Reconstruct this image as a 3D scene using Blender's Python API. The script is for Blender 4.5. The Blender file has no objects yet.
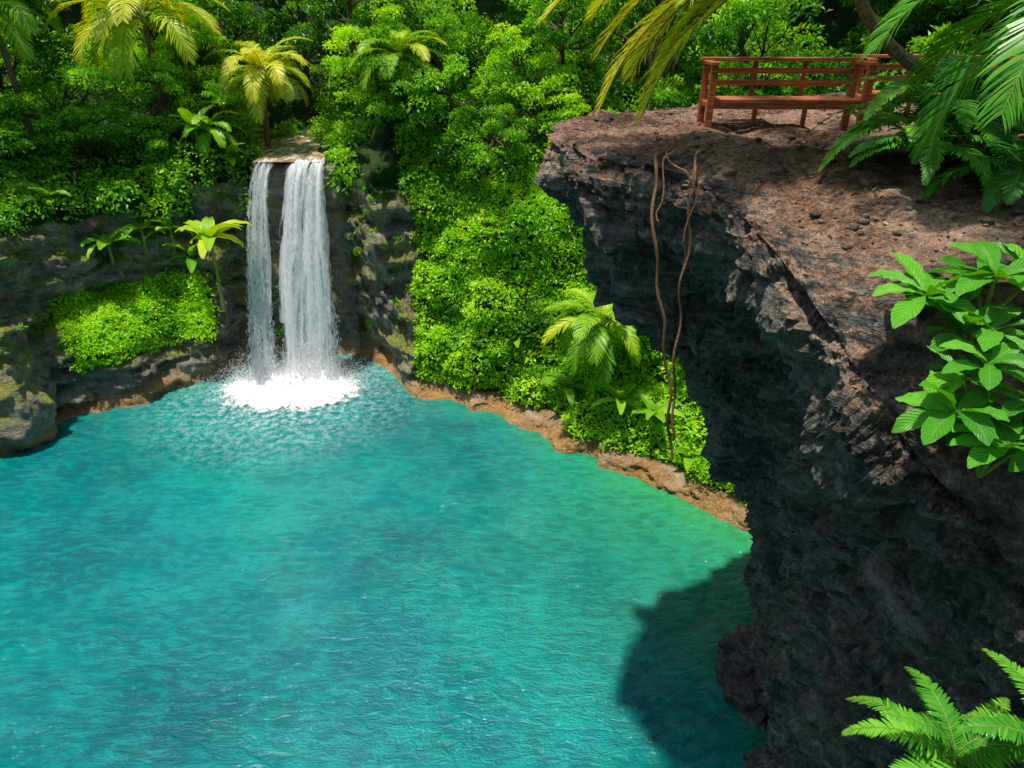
import bpy, math, random
import numpy as np
import bmesh
from mathutils import Vector, noise, Matrix
from mathutils.bvhtree import BVHTree
random.seed(7); rng=np.random.default_rng(7)
scene=bpy.context.scene
def link(o): scene.collection.objects.link(o); return o
def unit(a): return a/np.maximum(np.linalg.norm(a,axis=-1,keepdims=True),1e-9)

# ------------------------------------------------------------------ mesh helpers
def mesh_np(name,V,F,mats,attrs=None,midx=None,smooth=False):
    if not isinstance(F,list): F=[F]
    V=np.asarray(V,dtype=np.float32)
    me=bpy.data.meshes.new(name)
    me.vertices.add(len(V)); me.vertices.foreach_set('co',V.ravel())
    idx=np.concatenate([f.ravel() for f in F]).astype(np.int32)
    tot=np.concatenate([np.full(len(f),f.shape[1]) for f in F]).astype(np.int32)
    st=np.concatenate([[0],np.cumsum(tot)[:-1]]).astype(np.int32)
    me.loops.add(len(idx)); me.loops.foreach_set('vertex_index',idx)
    me.polygons.add(len(tot)); me.polygons.foreach_set('loop_start',st)
    if midx is not None: me.polygons.foreach_set('material_index',np.asarray(midx,dtype=np.int32))
    me.polygons.foreach_set('use_smooth',np.full(len(tot),smooth))
    for k,a in (attrs or {}).items():
        at=me.attributes.new(k,'FLOAT','POINT'); at.data.foreach_set('value',np.asarray(a,dtype=np.float32))
    for m in (mats if isinstance(mats,list) else [mats]): me.materials.append(m)
    me.update(calc_edges=True); me.validate()
    return me
def obj(name,me,parent=None,loc=(0,0,0),rot=(0,0,0),sc=(1,1,1)):
    o=bpy.data.objects.new(name,me); link(o); o.location=loc; o.rotation_euler=rot; o.scale=sc
    if parent: o.parent=parent
    return o
def empty(name,loc=(0,0,0)):
    return obj(name,None,loc=loc)
class MB:
    def __init__(s): s.V=[];s.F={3:[],4:[]};s.M={3:[],4:[]};s.A=[];s.U=[];s.W=[];s.n=0
    def add(s,V,F,shade=0.5,mat=0,u=0.,w=0.):
        V=np.asarray(V,float); F=np.asarray(F); k=F.shape[1]
        s.V.append(V); s.F[k].append(F+s.n); s.M[k].append(np.full(len(F),mat))
        s.A.append(np.broadcast_to(shade,(len(V),)).astype(float))
        s.U.append(np.broadcast_to(u,(len(V),)).astype(float)); s.W.append(np.broadcast_to(w,(len(V),)).astype(float))
        s.n+=len(V)
    def mesh(s,name,mats,smooth=False):
        F=[];M=[]
        for k in (3,4):
            if s.F[k]: F.append(np.concatenate(s.F[k])); M.append(np.concatenate(s.M[k]))
        return mesh_np(name,np.concatenate(s.V),F,mats,{'shade':np.concatenate(s.A),'lu':np.concatenate(s.U),'lv':np.concatenate(s.W)},np.concatenate(M),smooth)
def tube(mb,pts,rad,sides=8,mat=1,shade=.5,wob=0.):
    pts=np.asarray(pts,float); n=len(pts); rad=np.broadcast_to(rad,(n,))
    T=unit(np.gradient(pts,axis=0)); ref=np.array([0.31,0.95,0.05]); 
    S=unit(np.cross(T,ref)); B=np.cross(T,S)
    a=np.linspace(0,2*np.pi,sides,endpoint=False)
    V=pts[:,None]+ (S[:,None]*np.cos(a)[None,:,None]+B[:,None]*np.sin(a)[None,:,None])*(rad[:,None,None]*(1+wob*rng.standard_normal((n,sides,1))))
    i,j=np.meshgrid(np.arange(n-1),np.arange(sides),indexing='ij'); j2=(j+1)%sides
    F=np.stack([i*sides+j,i*sides+j2,(i+1)*sides+j2,(i+1)*sides+j],-1).reshape(-1,4)
    mb.add(V.reshape(-1,3),F,shade,mat)
def leaves(mb,P,D,N,L,W,shade,mat=0,droop=.15,fold=.12):
    n=len(P); D=unit(D); S=unit(np.cross(D,N)); N2=np.cross(S,D)
    L=np.broadcast_to(L,(n,))[:,None]; W=np.broadcast_to(W,(n,))[:,None]
    b=P; l=P+D*L*.45+S*W*.5+N2*L*fold; r=P+D*L*.45-S*W*.5+N2*L*fold; t=P+D*L-N2*L*droop
    V=np.stack([b,l,t,r],1).reshape(-1,3); o=np.arange(n)*4
    F=np.concatenate([np.stack([o,o+2,o+1],-1),np.stack([o,o+3,o+2],-1)])
    mb.add(V,F,np.repeat(np.broadcast_to(shade,(n,)),4),mat)
def rvec(n): return unit(rng.standard_normal((n,3)))
def clump(mb,c,R,n,L,shade,up=.5,flat=.75,ratio=.45):
    w=rvec(n); w[:,2]=np.where(w[:,2]<-.35,-w[:,2],w[:,2])
    R=np.asarray(R,float)
    lump=1+.22*np.sin(w[:,0]*5+c[0]*3)*np.cos(w[:,1]*4+c[1]*2+w[:,2]*3)
    rr=(.62+.42*rng.random(n)**.6)*lump
    P=np.asarray(c)+w*rr[:,None]*R*np.array([1,1,flat])
    D=unit(w*.7+rvec(n)*.8+np.array([0,0,-.25])); N=unit(w*.8+rvec(n)*.55+np.array([0,0,up]))
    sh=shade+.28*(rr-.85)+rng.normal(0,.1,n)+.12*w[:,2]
    LL=L*rng.uniform(.65,1.25,n)
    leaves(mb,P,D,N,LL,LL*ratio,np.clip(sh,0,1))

# ------------------------------------------------------------------ material helpers
def mk(name):
    m=bpy.data.materials.new(name); m.use_nodes=True; m.node_tree.nodes.clear(); return m,m.node_tree
def nd(nt,t,props=None,**ins):
    n=nt.nodes.new('ShaderNode'+t)
    for k,v in (props or {}).items(): setattr(n,k,v)
    for k,v in ins.items():
        key=int(k[1:]) if (k[0]=='i' and k[1:].isdigit()) else k.replace('_',' ')
        s=n.inputs[key]
        if isinstance(v,bpy.types.NodeSocket): nt.links.new(v,s)
        else: s.default_value=v
    return n
def ramp(nt,fac,stops,interp='LINEAR'):
    n=nt.nodes.new('ShaderNodeValToRGB'); n.color_ramp.interpolation=interp; e=n.color_ramp.elements
    while len(e)>1: e.remove(e[-1])
    e[0].position=stops[0][0]; e[0].color=(*stops[0][1],1)
    for p,c in stops[1:]:
        x=e.new(p); x.color=(*c,1)
    nt.links.new(fac,n.inputs[0]); return n.outputs[0]
def g(v): return (v,v,v)
def mth(nt,op,a,b=0.5,clamp=False):
    n=nd(nt,'Math',{'operation':op,'use_clamp':clamp},i0=a,i1=b); return n.outputs[0]
def mixc(nt,f,a,b):
    n=nt.nodes.new('ShaderNodeMix'); n.data_type='RGBA'
    for s,v in ((n.inputs[0],f),(n.inputs[6],a),(n.inputs[7],b)):
        if isinstance(v,bpy.types.NodeSocket): nt.links.new(v,s)
        else: s.default_value=v if isinstance(v,float) else (*v,1) if len(v)==3 else v
    return n.outputs[2]
def out(nt,sh): 
    o=nt.nodes.new('ShaderNodeOutputMaterial'); nt.links.new(sh,o.inputs[0])
def noi(nt,vec,scale,detail=4,rough=.55,dist=0.):
    return nd(nt,'TexNoise',Vector=vec,Scale=scale,Detail=float(detail),Roughness=rough,Distortion=dist).outputs[0]
def mapv(nt,vec,sc):
    return nd(nt,'Mapping',Vector=vec,Scale=sc).outputs[0]

def leafmat(name,cols,trans=.3,rough=.42,veins=False,spec=.35,near=False):
    m,nt=mk(name)
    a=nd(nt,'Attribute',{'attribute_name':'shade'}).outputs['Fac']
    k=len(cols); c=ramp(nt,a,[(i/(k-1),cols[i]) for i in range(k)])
    if not (veins or near):
        d=nd(nt,'BsdfDiffuse',Color=c); gl=nd(nt,'BsdfGlossy',Color=(1,1,1,1),Roughness=.42)
        t=nd(nt,'BsdfTranslucent',Color=nd(nt,'HueSaturation',Hue=.487,Saturation=1.1,Value=1.5,Color=c).outputs[0])
        mx=nd(nt,'MixShader',i0=trans,i1=d.outputs[0],i2=t.outputs[0]); m2=nd(nt,'MixShader',i0=.035,i1=mx.outputs[0],i2=gl.outputs[0]); out(nt,m2.outputs[0]); return m
    kw={}
    if veins:
        geo=nt.nodes.new('ShaderNodeNewGeometry')
        lu=nd(nt,'Attribute',{'attribute_name':'lu'}).outputs['Fac']; lv=nd(nt,'Attribute',{'attribute_name':'lv'}).outputs['Fac']
        au=mth(nt,'ABSOLUTE',lu,0.)
        mid=ramp(nt,au,[(.0,g(1)),(.10,g(0))])
        ph=mth(nt,'SUBTRACT',mth(nt,'MULTIPLY',lv,11.),mth(nt,'MULTIPLY',au,3.))
        w=mth(nt,'SINE',mth(nt,'MULTIPLY',ph,6.283),0.)
        ven=ramp(nt,w,[(.8,g(0)),(1.,g(1))])
        c=mixc(nt,mth(nt,'MULTIPLY',mth(nt,'MAXIMUM',mid,mth(nt,'MULTIPLY',ven,.3)),.6),c,(.30,.50,.10))
        sp=noi(nt,geo.outputs['Position'],22.,3)
        c=mixc(nt,mth(nt,'MULTIPLY',ramp(nt,sp,[(.5,g(0)),(.75,g(1))]),.35),c,(.03,.10,.01))
        bp=nd(nt,'Bump',Strength=.5,Distance=.01,Height=mth(nt,'SUBTRACT',w,mth(nt,'MULTIPLY',mid,2.)))
        kw['Normal']=bp.outputs[0]
    p=nd(nt,'BsdfPrincipled',Base_Color=c,Roughness=rough,**kw); p.inputs['Specular IOR Level'].default_value=spec
    hs=nd(nt,'HueSaturation',Hue=.485,Saturation=1.1,Value=1.5,Color=c).outputs[0]
    t=nd(nt,'BsdfTranslucent',Color=hs)
    mx=nd(nt,'MixShader',i0=trans,i1=p.outputs[0],i2=t.outputs[0]); out(nt,mx.outputs[0]); return m
M_leaf=leafmat('leaf_green',[(.012,.06,.005),(.055,.21,.006),(.16,.45,.008),(.38,.70,.012)],trans=.4)
M_leafdk=leafmat('leaf_dark',[(.008,.04,.006),(.03,.135,.008),(.085,.29,.010),(.20,.46,.012)],trans=.38)
M_leafyl=leafmat('leaf_bright',[(.045,.17,.003),(.19,.47,.004),(.36,.70,.006),(.58,.80,.012)],trans=.4)
M_palm=leafmat('palm_green',[(.03,.12,.01),(.12,.34,.012),(.32,.56,.025),(.66,.64,.045)],near=True)
M_palmdk=leafmat('palm_deep_green',[(.012,.07,.012),(.03,.18,.018),(.08,.34,.025),(.22,.54,.04)],rough=.35,near=True)
M_broad=leafmat('broad_leaf',[(.02,.13,.015),(.06,.29,.02),(.12,.46,.025),(.26,.62,.04)],rough=.38,veins=True,trans=.25,spec=.4)
M_banana=leafmat('banana_leaf',[(.06,.20,.01),(.15,.40,.012),(.32,.58,.018),(.58,.66,.04)],rough=.38,veins=True)

def barkmat(name,c1,c2,sc=4.):
    m,nt=mk(name); p0=nd(nt,'TexCoord').outputs['Object']
    n=noi(nt,mapv(nt,p0,(6*sc/4,6*sc/4,1.5*sc/4*4)),1.5,4,.65)
    c=ramp(nt,n,[(.3,c1),(.7,c2)])
    b=nd(nt,'Bump',Strength=.8,Distance=.04,Height=n)
    p=nd(nt,'BsdfPrincipled',Base_Color=c,Roughness=.85,Normal=b.outputs[0]); out(nt,p.outputs[0]); return m
M_bark=barkmat('bark',(.03,.02,.012),(.16,.11,.07))
M_palmbark=barkmat('palm_bark',(.07,.045,.03),(.34,.24,.16),8.)
M_vine=barkmat('vine_bark',(.16,.06,.022),(.45,.22,.10),20.)
M_stem=barkmat('green_stem',(.10,.18,.03),(.26,.34,.06))

# ------------------------------------------------------------------ terrain
C=np.array([-5.,15.])
shore=np.array([(8.4,16.2),(8.3,17.2),(5.1,20.1),(1.9,22.7),(-1.8,25.6),(-4.6,27.2),(-6.3,29.6),(-7.2,31.0),(-9.5,31.6),(-12,31.0),(-13.3,29.9),(-14,28.6),(-16.9,26.2),
 (-18.9,24.7),(-19.6,22.6),(-21.5,20),(-24,12),(-23,3),(-15,-6),(-5,-9),(3,-8),(5,-5),(5,0),(5.2,6),(5.6,9.6),(6.4,12.9),(7.7,14.7)],float)
sa=np.degrees(np.arctan2(shore[:,1]-C[1],shore[:,0]-C[0])); sr=np.hypot(shore[:,0]-C[0],shore[:,1]-C[1])
o_=np.argsort(sa); sa=sa[o_]; sr=sr[o_]
sa=np.concatenate([sa-360,sa,sa+360]); sr=np.tile(sr,3)
def rsh(t): return np.interp(t,sa,sr)
base=[(-8,-4),(-1.2,-.9),(0,0)]; far=[(60,40),(260,62)]
PR={
'slope':[(.2,.35),(.8,.7),(2.3,2.2),(4,4.6),(6,8.2),(9,11.5),(14,14.5),(24,22)],
'steep':[(.2,.35),(.7,.8),(1.4,2.6),(2.3,5.2),(3.4,8),(6,10.5),(12,13.5),(24,22)],
'wall':[(.1,1),(.15,2.4),(.2,4.2),(.3,6),(.5,8),(1.4,9.6),(8,12),(24,22)],
'falls':[(.1,1),(0,2.5),(-.1,4.5),(-.3,6.5),(-.5,8.6),(-.3,9.3),(10,9.8),(24,19)],
'ledge':[(.12,.9),(.4,2.0),(1.6,2.9),(2.9,4.1),(2.9,6.2),(3.2,7.8),(8,10.5),(22,20)],
'left':[(.1,1.3),(.3,2.7),(.8,4.0),(1.3,5.0),(1.3,6.4),(1.7,7.7),(6,9.5),(20,19)],
'cliff':[(1,.2),(3,1.5),(5,4),(7,7),(9,10.5),(11,12.8),(14,14.8),(24,20)],
'back':[(.2,1),(.6,3),(1,5),(2,7),(3,9),(5,11),(10,14),(24,18)]}
keys=[(-180,'back'),(-75,'back'),(-60,'cliff'),(3,'cliff'),(12,'slope'),(55,'slope'),(72,'steep'),(87,'steep'),(92.5,'wall'),(98.5,'wall'),(100.3,'falls'),(111.0,'falls'),
 (113,'wall'),(119,'wall'),(124,'ledge'),(139,'ledge'),(144,'left'),(165,'left'),(180,'back')]
kt=np.array([k[0] for k in keys],float)
prof=np.array([base+PR[k[1]]+far for k in keys],float)
th=np.concatenate([np.arange(-180,5,2.5),np.arange(5,168,.25),np.arange(168,180.1,2.)])
seg=[2,3,8,10,12,12,14,12,14,14,14,6]
tt=np.concatenate([np.linspace(i,i+1,s,endpoint=False) for i,s in enumerate(seg)]+[[12.]])
PD=np.stack([[np.interp(th,kt,prof[:,k,c]) for k in range(13)] for c in (0,1)],-1)
dr=np.array([[np.interp(t,np.arange(13),PD[:,i,0]) for i in range(len(th))] for t in tt])
zz=np.array([[np.interp(t,np.arange(13),PD[:,i,1]) for i in range(len(th))] for t in tt])
rs=rsh(th)[None,:]
nr,nc=dr.shape
TH=np.radians(th)[None,:]
def fr(p,o=5): return noise.fractal(p,.9,2.1,o)
V=np.zeros((nr,nc,3))
sh_n=np.array([.45*fr(Vector((math.cos(math.radians(a))*9,math.sin(math.radians(a))*9,3.3))) for a in th])
R=rs+dr+sh_n[None,:]*np.exp(-np.abs(dr)/10)
V[...,0]=C[0]+R*np.cos(TH); V[...,1]=C[1]+R*np.sin(TH); V[...,2]=zz
for i in range(nr):
    for j in range(nc):
        x,y,z=V[i,j]; d=dr[i,j]
        if d<-2: continue
        wall=1. if d<6 else .4
        a=min(1,max(0.,(z+.3)))  
        n1=fr(Vector((x*.35,y*.35,z*.5))); n2=fr(Vector((x*.9+9,y*.9,z*2.6)),4)
        led=abs(noise.noise(Vector((x*.25,y*.25,z*1.6+n1))))
        rad=-(n1*.9+n2*.45-led*1.)*wall*a*(1 if d<4 else .5)
        if 99<th[j]<112.5: rad*=.45
        V[i,j,0]+=rad*math.cos(TH[0,j]); V[i,j,1]+=rad*math.sin(TH[0,j])
        V[i,j,2]+= (n1*.5+n2*.12)*min(1.,max(0.,z*.4)) if not (99.5<th[j]<112 and d>-1 and d<12) else n2*.05
vegm=np.zeros((nr,nc))
def veg(t,d,z):
    if t<3: return 1 if d>13 else 0
    if z<.55: return 0
    if t<87: return 1
    if t<99.3: return 1 if z>8.2 else 0
    if t<101.6 or 110.2<t<113: return 1 if d>.1 else 0
    if t<112.5: return 1 if d>5 else 0
    if t<121: return 1 if z>8.4 else 0
    if t<168: return 2 if (1.9<z<4.3 and d>.3 and t<140.5) else (1 if z>7.4 else 0)
    return 1 if d>4 else 0
for i in range(nr):
    for j in range(nc): vegm[i,j]=veg(th[j],dr[i,j],zz[i,j])
I,J=np.meshgrid(np.arange(nr-1),np.arange(nc-1),indexing='ij')
TF=np.stack([I*nc+J,(I+1)*nc+J,(I+1)*nc+J+1,I*nc+J+1],-1).reshape(-1,4)

def rockmat(name,cliff=False):
    m,nt=mk(name); geo=nt.nodes.new('ShaderNodeNewGeometry'); P=geo.outputs['Position']
    sx=nd(nt,'SeparateXYZ',i0=P); nx=nd(nt,'SeparateXYZ',i0=geo.outputs['Normal'])
    n1=noi(nt,P,.7,4,.62); n2=noi(nt,mapv(nt,P,(2.,2.,5.)),.9,6,.7,.3); n3=noi(nt,P,11.,5,.75)
    if cliff:
        n4=noi(nt,P,32.,4,.8)
        # thin dipping beds
        bed=noi(nt,nd(nt,'Mapping',Vector=P,Rotation=(.25,-.35,0.),Scale=(.5,.5,5.5)).outputs[0],1.3,4,.65,.4)
        mixn=mth(nt,'ADD',mth(nt,'MULTIPLY',n1,.15),mth(nt,'ADD',mth(nt,'MULTIPLY',n2,.22),mth(nt,'ADD',mth(nt,'MULTIPLY',n3,.23),mth(nt,'ADD',mth(nt,'MULTIPLY',n4,.15),mth(nt,'MULTIPLY',bed,.25)))))
        c=ramp(nt,mixn,[(.42,(.022,.020,.018)),(.475,(.085,.077,.068)),(.53,(.22,.20,.175)),(.59,(.52,.48,.43))])
        c=mixc(nt,mth(nt,'MULTIPLY',ramp(nt,n1,[(.48,g(0)),(.62,g(1))]),mth(nt,'MULTIPLY',ramp(nt,n3,[(.4,g(0)),(.6,g(1))]),.45)),c,(.08,.11,.02))
        up=ramp(nt,mth(nt,'ADD',nx.outputs[2],mth(nt,'MULTIPLY',mth(nt,'SUBTRACT',n2,.5),1.4)),[(.45,g(0)),(.95,g(1))])
        hz=nd(nt,'MapRange',i0=sx.outputs[2],i1=10.8,i2=12.6).outputs[0]
        up=mth(nt,'MULTIPLY',up,mth(nt,'ADD',mth(nt,'MULTIPLY',hz,.8),.2))
        soil=ramp(nt,mth(nt,'ADD',mth(nt,'MULTIPLY',n1,.4),mth(nt,'ADD',mth(nt,'MULTIPLY',n4,.33),mth(nt,'MULTIPLY',n3,.27))),[(.40,(.05,.020,.011)),(.46,(.20,.092,.052)),(.52,(.43,.245,.16)),(.60,(.72,.50,.38))])
        c=mixc(nt,up,c,soil); h=mth(nt,'ADD',mth(nt,'MULTIPLY',n2,.8),mth(nt,'ADD',mth(nt,'MULTIPLY',n3,.5),mth(nt,'ADD',mth(nt,'MULTIPLY',n4,.16),mth(nt,'MULTIPLY',bed,.9))))
        b=nd(nt,'Bump',Strength=1.,Distance=.22,Height=h)
    else:
        mixn=mth(nt,'ADD',mth(nt,'MULTIPLY',n1,.4),mth(nt,'ADD',mth(nt,'MULTIPLY',n2,.35),mth(nt,'MULTIPLY',n3,.25)))
        c=ramp(nt,mixn,[(.36,(.045,.04,.035)),(.44,(.18,.16,.14)),(.53,(.42,.375,.325)),(.64,(.68,.62,.54))])
        zc=mth(nt,'ADD',sx.outputs[2],mth(nt,'MULTIPLY',mth(nt,'SUBTRACT',n1,.5),1.2))
        och=ramp(nt,mth(nt,'DIVIDE',zc,4.),[(.0,g(1)),(.08,g(.9)),(.22,g(0))])
        c=mixc(nt,mth(nt,'MULTIPLY',och,.8),c,ramp(nt,n3,[(.3,(.20,.085,.02)),(.65,(.74,.38,.08))]))
        up=ramp(nt,nx.outputs[2],[(.05,g(0)),(.55,g(1))])
        mm=mth(nt,'MAXIMUM',ramp(nt,n1,[(.5,g(0)),(.6,g(.6))]),mth(nt,'MULTIPLY',up,ramp(nt,n1,[(.4,g(0)),(.55,g(1))])))
        c=mixc(nt,mth(nt,'MULTIPLY',mm,ramp(nt,mth(nt,'DIVIDE',zc,4.),[(.15,g(0)),(.35,g(.9))])),c,ramp(nt,n3,[(.3,(.08,.11,.01)),(.65,(.40,.42,.03))]))
        vg=nd(nt,'Attribute',{'attribute_name':'veg'}).outputs['Fac']
        c=mixc(nt,vg,c,ramp(nt,n3,[(.3,(.012,.04,.006)),(.7,(.05,.12,.01))]))
        h=mth(nt,'ADD',n2,mth(nt,'MULTIPLY',n3,.35)); b=nd(nt,'Bump',Strength=1.,Distance=.35,Height=h)
    df=nd(nt,'BsdfPrincipled',Base_Color=c,Roughness=.75,Normal=b.outputs[0]); df.inputs['Specular IOR Level'].default_value=.35; out(nt,df.outputs[0]); return m
M_rock=rockmat('bank_rock'); M_cliff=rockmat('cliff_rock',True)
terrain=obj('terrain',mesh_np('terrain',V.reshape(-1,3),TF,M_rock,{'veg':np.minimum(vegm,1).ravel()},smooth=True))
bvh=BVHTree.FromPolygons([tuple(v) for v in V.reshape(-1,3)],[tuple(f) for f in TF.tolist()])
def ground(x,y):
    h=bvh.ray_cast(Vector((x,y,120)),Vector((0,0,-1)))
    return h[0].z if h[0] else 0.

# ------------------------------------------------------------------ cliff
rim=[(10,15.5,13.8),(6,14.6,13.7),(3,13.8,13.6),(1.5,13,13.6),(.75,11.8,13.6),(.5,10.7,13.55),(1.15,9.5,13.48),(2.05,8.75,13.42),(2.5,7.7,13.25),(2.65,6.7,13.05),(2.85,5.9,12.75),
 (3.0,5.15,12.4),(3.25,4.7,12.05),(3.65,4.2,11.7),(4.05,3.6,11.1),(4.4,2.4,10.8),(4.7,0,10.9),(4.7,-6,11.)]
bas=[(12.5,18.5),(10.3,17.9),(9.4,17.6),(9.,17.3),(8.7,17.0),(8.4,16.2),(7.9,15.1),(7.4,14.1),(6.8,13),(6.4,11.8),(6.1,10.6),(5.9,9.2),(5.8,7.8),(5.8,6.4),(5.8,4.8),(5.8,3),(5.8,0),(5.8,-6)]
tgt=[(20,24),(20,20),(20,17.5),(20,15.5),(20,14),(20,12.5),(20,11.3),(20,10.3),(20,9.3),(20,8.3),(20,7.3),(20,6.3),(20,5.3),(20,4.2),(20,3),(20,1.5),(20,0),(20,-6)]
rim=np.array(rim,float); bas=np.array(bas,float); tgt=np.array(tgt,float)
K=len(rim); NC=520
wd=np.interp(np.linspace(0,1,NC),[0,.08,.90,1],[0,2,15,17])
def smooth(a,k=9):
    kn=np.hanning(k+2)[1:-1]; kn/=kn.sum(); p=np.pad(a,((k//2,k//2),(0,0)),mode='edge')
    return np.stack([np.convolve(p[:,c],kn,'valid') for c in range(a.shape[1])],1)
def ip(a): return smooth(np.stack([np.interp(wd,np.arange(K),a[:,c]) for c in range(a.shape[1])],1),21)
rimS,basS,tgtS=ip(rim),ip(bas),ip(tgt)
hh=[0,.015,.03,.05,.09,.14,.3,.5,.7,.88,1,1.12]
ffA=np.array([0,-.02,-.02,-.01,.05,.11,.31,.55,.76,.91,1,1.02]); ffB=np.array([0,-.03,-.02,.04,.17,.30,.54,.71,.84,.94,1,1.02])
nearw=np.clip((wd-6.5)/3.,0,1)
rows=[]; kind=[]
NT=100
for w in (np.linspace(1,0,NT,endpoint=False)**2.2):
    p=np.zeros((NC,3)); d2=tgtS-rimS[:,:2]; p[:,:2]=rimS[:,:2]+d2*w; dist=np.linalg.norm(d2*w,axis=1)
    zt=13.62+.03*np.maximum(dist-4,0)
    p[:,2]=rimS[:,2]-.10*np.exp(-dist/.15)+(zt-rimS[:,2])*np.clip(1-np.exp(-dist/1.3),0,1)
    rows.append(p); kind.append(0)
for h in np.linspace(0,1.0,240)**1.15*1.12:
    fA=np.interp(h,hh,ffA); fB=np.interp(h,hh,ffB); f=(fA+(fB-fA)*nearw)[:,None]; p=np.zeros((NC,3)); p[:,:2]=rimS[:,:2]+(basS-rimS[:,:2])*f; p[:,2]=(rimS[:,2]-.10)*(1-h)
    rows.append(p); kind.append(h)
G=np.array(rows)
dc=np.gradient(G,axis=1); drw=np.gradient(G,axis=0); Nn=unit(np.cross(dc,drw))
if Nn[:40,...,2].mean()<0: Nn=-Nn
G2=G.copy()
def facet(q,s):
    d,_=noise.voronoi(q*s); return min(.45,d[1]-d[0])
for i in range(G.shape[0]):
    k=kind[i]
    for j in range(NC):
        x,y,z=G[i,j]
        if x>14: continue
        q=Vector((x,y,z))
        if i<NT:
            e=math.exp(-(NT-i)/12.)
            n1=fr(q*.6); n2=noise.fractal(q*2.4,.7,2.1,5); fc=facet(Vector((x,y,z*1.5+n1)),1.7)
            G2[i,j]+=Nn[i,j]*(n1*.15+n2*(.045+.05*e)+(fc-.2)*(.05+.20*e))
        else:
            e=min(1,k/.1)
            n1=fr(Vector((x*.45,y*.45,z*.6)),4); n2=noise.fractal(Vector((x*1.1,y*1.1,z*1.8+y*.4)),.8,2.1,5); n3=noise.fractal(q*4.,.5,2.1,4)
            fc=facet(Vector((x,y,z*1.5+x*.3+n1)),.8); fc2=facet(Vector((x+n3*.2,y,z*1.4+n2)),2.1)
            st=((z*.95+n1*1.3+x*.3+n2*.2)%1.)
            lay=st*.34*(1 if st<.8 else (1-st)/.2)
            G2[i,j]+=Nn[i,j]*(n1*(.14+.35*e)+n2*(.07+.08*e)+n3*.05+(fc-.2)*(.25+.4*e)+(fc2-.2)*.22+lay*(.3+.7*e)-.10)
            if k>.86: 
                b=(k-.86)/.14; G2[i,j,0]-=min(1.,b)*(.45+.6*n1)
I,J=np.meshgrid(np.arange(G.shape[0]-1),np.arange(NC-1),indexing='ij')
CF=np.stack([I*NC+J,(I+1)*NC+J,(I+1)*NC+J+1,I*NC+J+1],-1).reshape(-1,4)
cf=G2.reshape(-1,3)
ch=Vector(np.cross(cf[CF[2000,1]]-cf[CF[2000,0]],cf[CF[2000,3]]-cf[CF[2000,0]]))
if ch.z<0: CF=CF[:,::-1].copy()
cliff=obj('rock_cliff',mesh_np('rock_cliff',cf,CF,M_cliff,smooth=False))
cb=BVHTree.FromPolygons([tuple(v) for v in cf],[tuple(f) for f in CF.tolist()])
def top(x,y):
    h=cb.ray_cast(Vector((x,y,30)),Vector((0,0,-1)))
    return h[0].z if h[0] else 13.6

# ------------------------------------------------------------------ water
wt=np.arange(-180,180,1.5); fr_=np.linspace(0,1,40)
WV=[];WA=[]
for f in fr_:
    for a in wt:
        r0=float(rsh(a)); r=f*(r0+1.0); x=C[0]+r*math.cos(math.radians(a)); y=C[1]+r*math.sin(math.radians(a))
        d=r0-r; side=math.exp(-((a-12)/34)**2)
        s=.85*side*math.exp(-max(d,0)/5.0)+.3*math.exp(-max(d,0)/.6)
        WV.append((x,y,0)); WA.append(min(1,s))
nw=len(wt); I,J=np.meshgrid(np.arange(len(fr_)-1),np.arange(nw),indexing='ij'); J2=(J+1)%nw
WF=np.stack([I*nw+J,(I+1)*nw+J,(I+1)*nw+J2,I*nw+J2],-1).reshape(-1,4)
m,nt=mk('lagoon_water'); geo=nt.nodes.new('ShaderNodeNewGeometry'); P=geo.outputs['Position']
sh_=nd(nt,'Attribute',{'attribute_name':'shal'}).outputs['Fac']
nb=noi(nt,P,.13,3,.6); nf=noi(nt,P,3.2,5,.75); nm=noi(nt,mapv(nt,P,(1,1.6,1)),.6,3,.6)
deep=ramp(nt,nb,[(.30,(.000,.085,.105)),(.48,(.0005,.17,.17)),(.68,(.001,.27,.235))])
c=mixc(nt,ramp(nt,mth(nt,'ADD',sh_,mth(nt,'MULTIPLY',mth(nt,'SUBTRACT',nf,.5),.7)),[(.05,g(0)),(.9,g(1))]),deep,(.03,.30,.09))
w1=noi(nt,mapv(nt,P,(1,2.1,1)),2.1,2,.5,.5); w2=noi(nt,mapv(nt,P,(1,1.8,1)),9.5,3,.6,.3)
amp=ramp(nt,nm,[(.35,g(.35)),(.65,g(1.))])
ht=mth(nt,'ADD',mth(nt,'MULTIPLY',w1,.8),mth(nt,'MULTIPLY',mth(nt,'MULTIPLY',w2,.5),amp))
c=mixc(nt,ramp(nt,ht,[(.56,g(.0)),(.86,g(.45))]),c,(.003,.38,.35))  # light scatter painted into the colour: ripple crests lighter, troughs darker below
c=mixc(nt,ramp(nt,ht,[(.42,g(.4)),(.60,g(0))]),c,(.0,.08,.095))
dv=nd(nt,'VectorMath',{'operation':'DISTANCE'},i0=P,i1=(-10.2,27.7,0)).outputs['Value']
foam=mth(nt,'MULTIPLY',ramp(nt,mth(nt,'DIVIDE',dv,10.),[(.18,g(1)),(.36,g(.45)),(.7,g(0))]),ramp(nt,nf,[(.45,g(0)),(.68,g(1))]))
c=mixc(nt,foam,c,(.72,.82,.84))
b=nd(nt,'Bump',Strength=.7,Distance=.16,Height=ht)
p=nd(nt,'BsdfPrincipled',Base_Color=c,Roughness=.06,IOR=1.33,Normal=b.outputs[0]); out(nt,p.outputs[0]); M_water=m
obj('water',mesh_np('water',np.array(WV),WF,M_water,{'shal':np.array(WA)},smooth=True))

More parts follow.
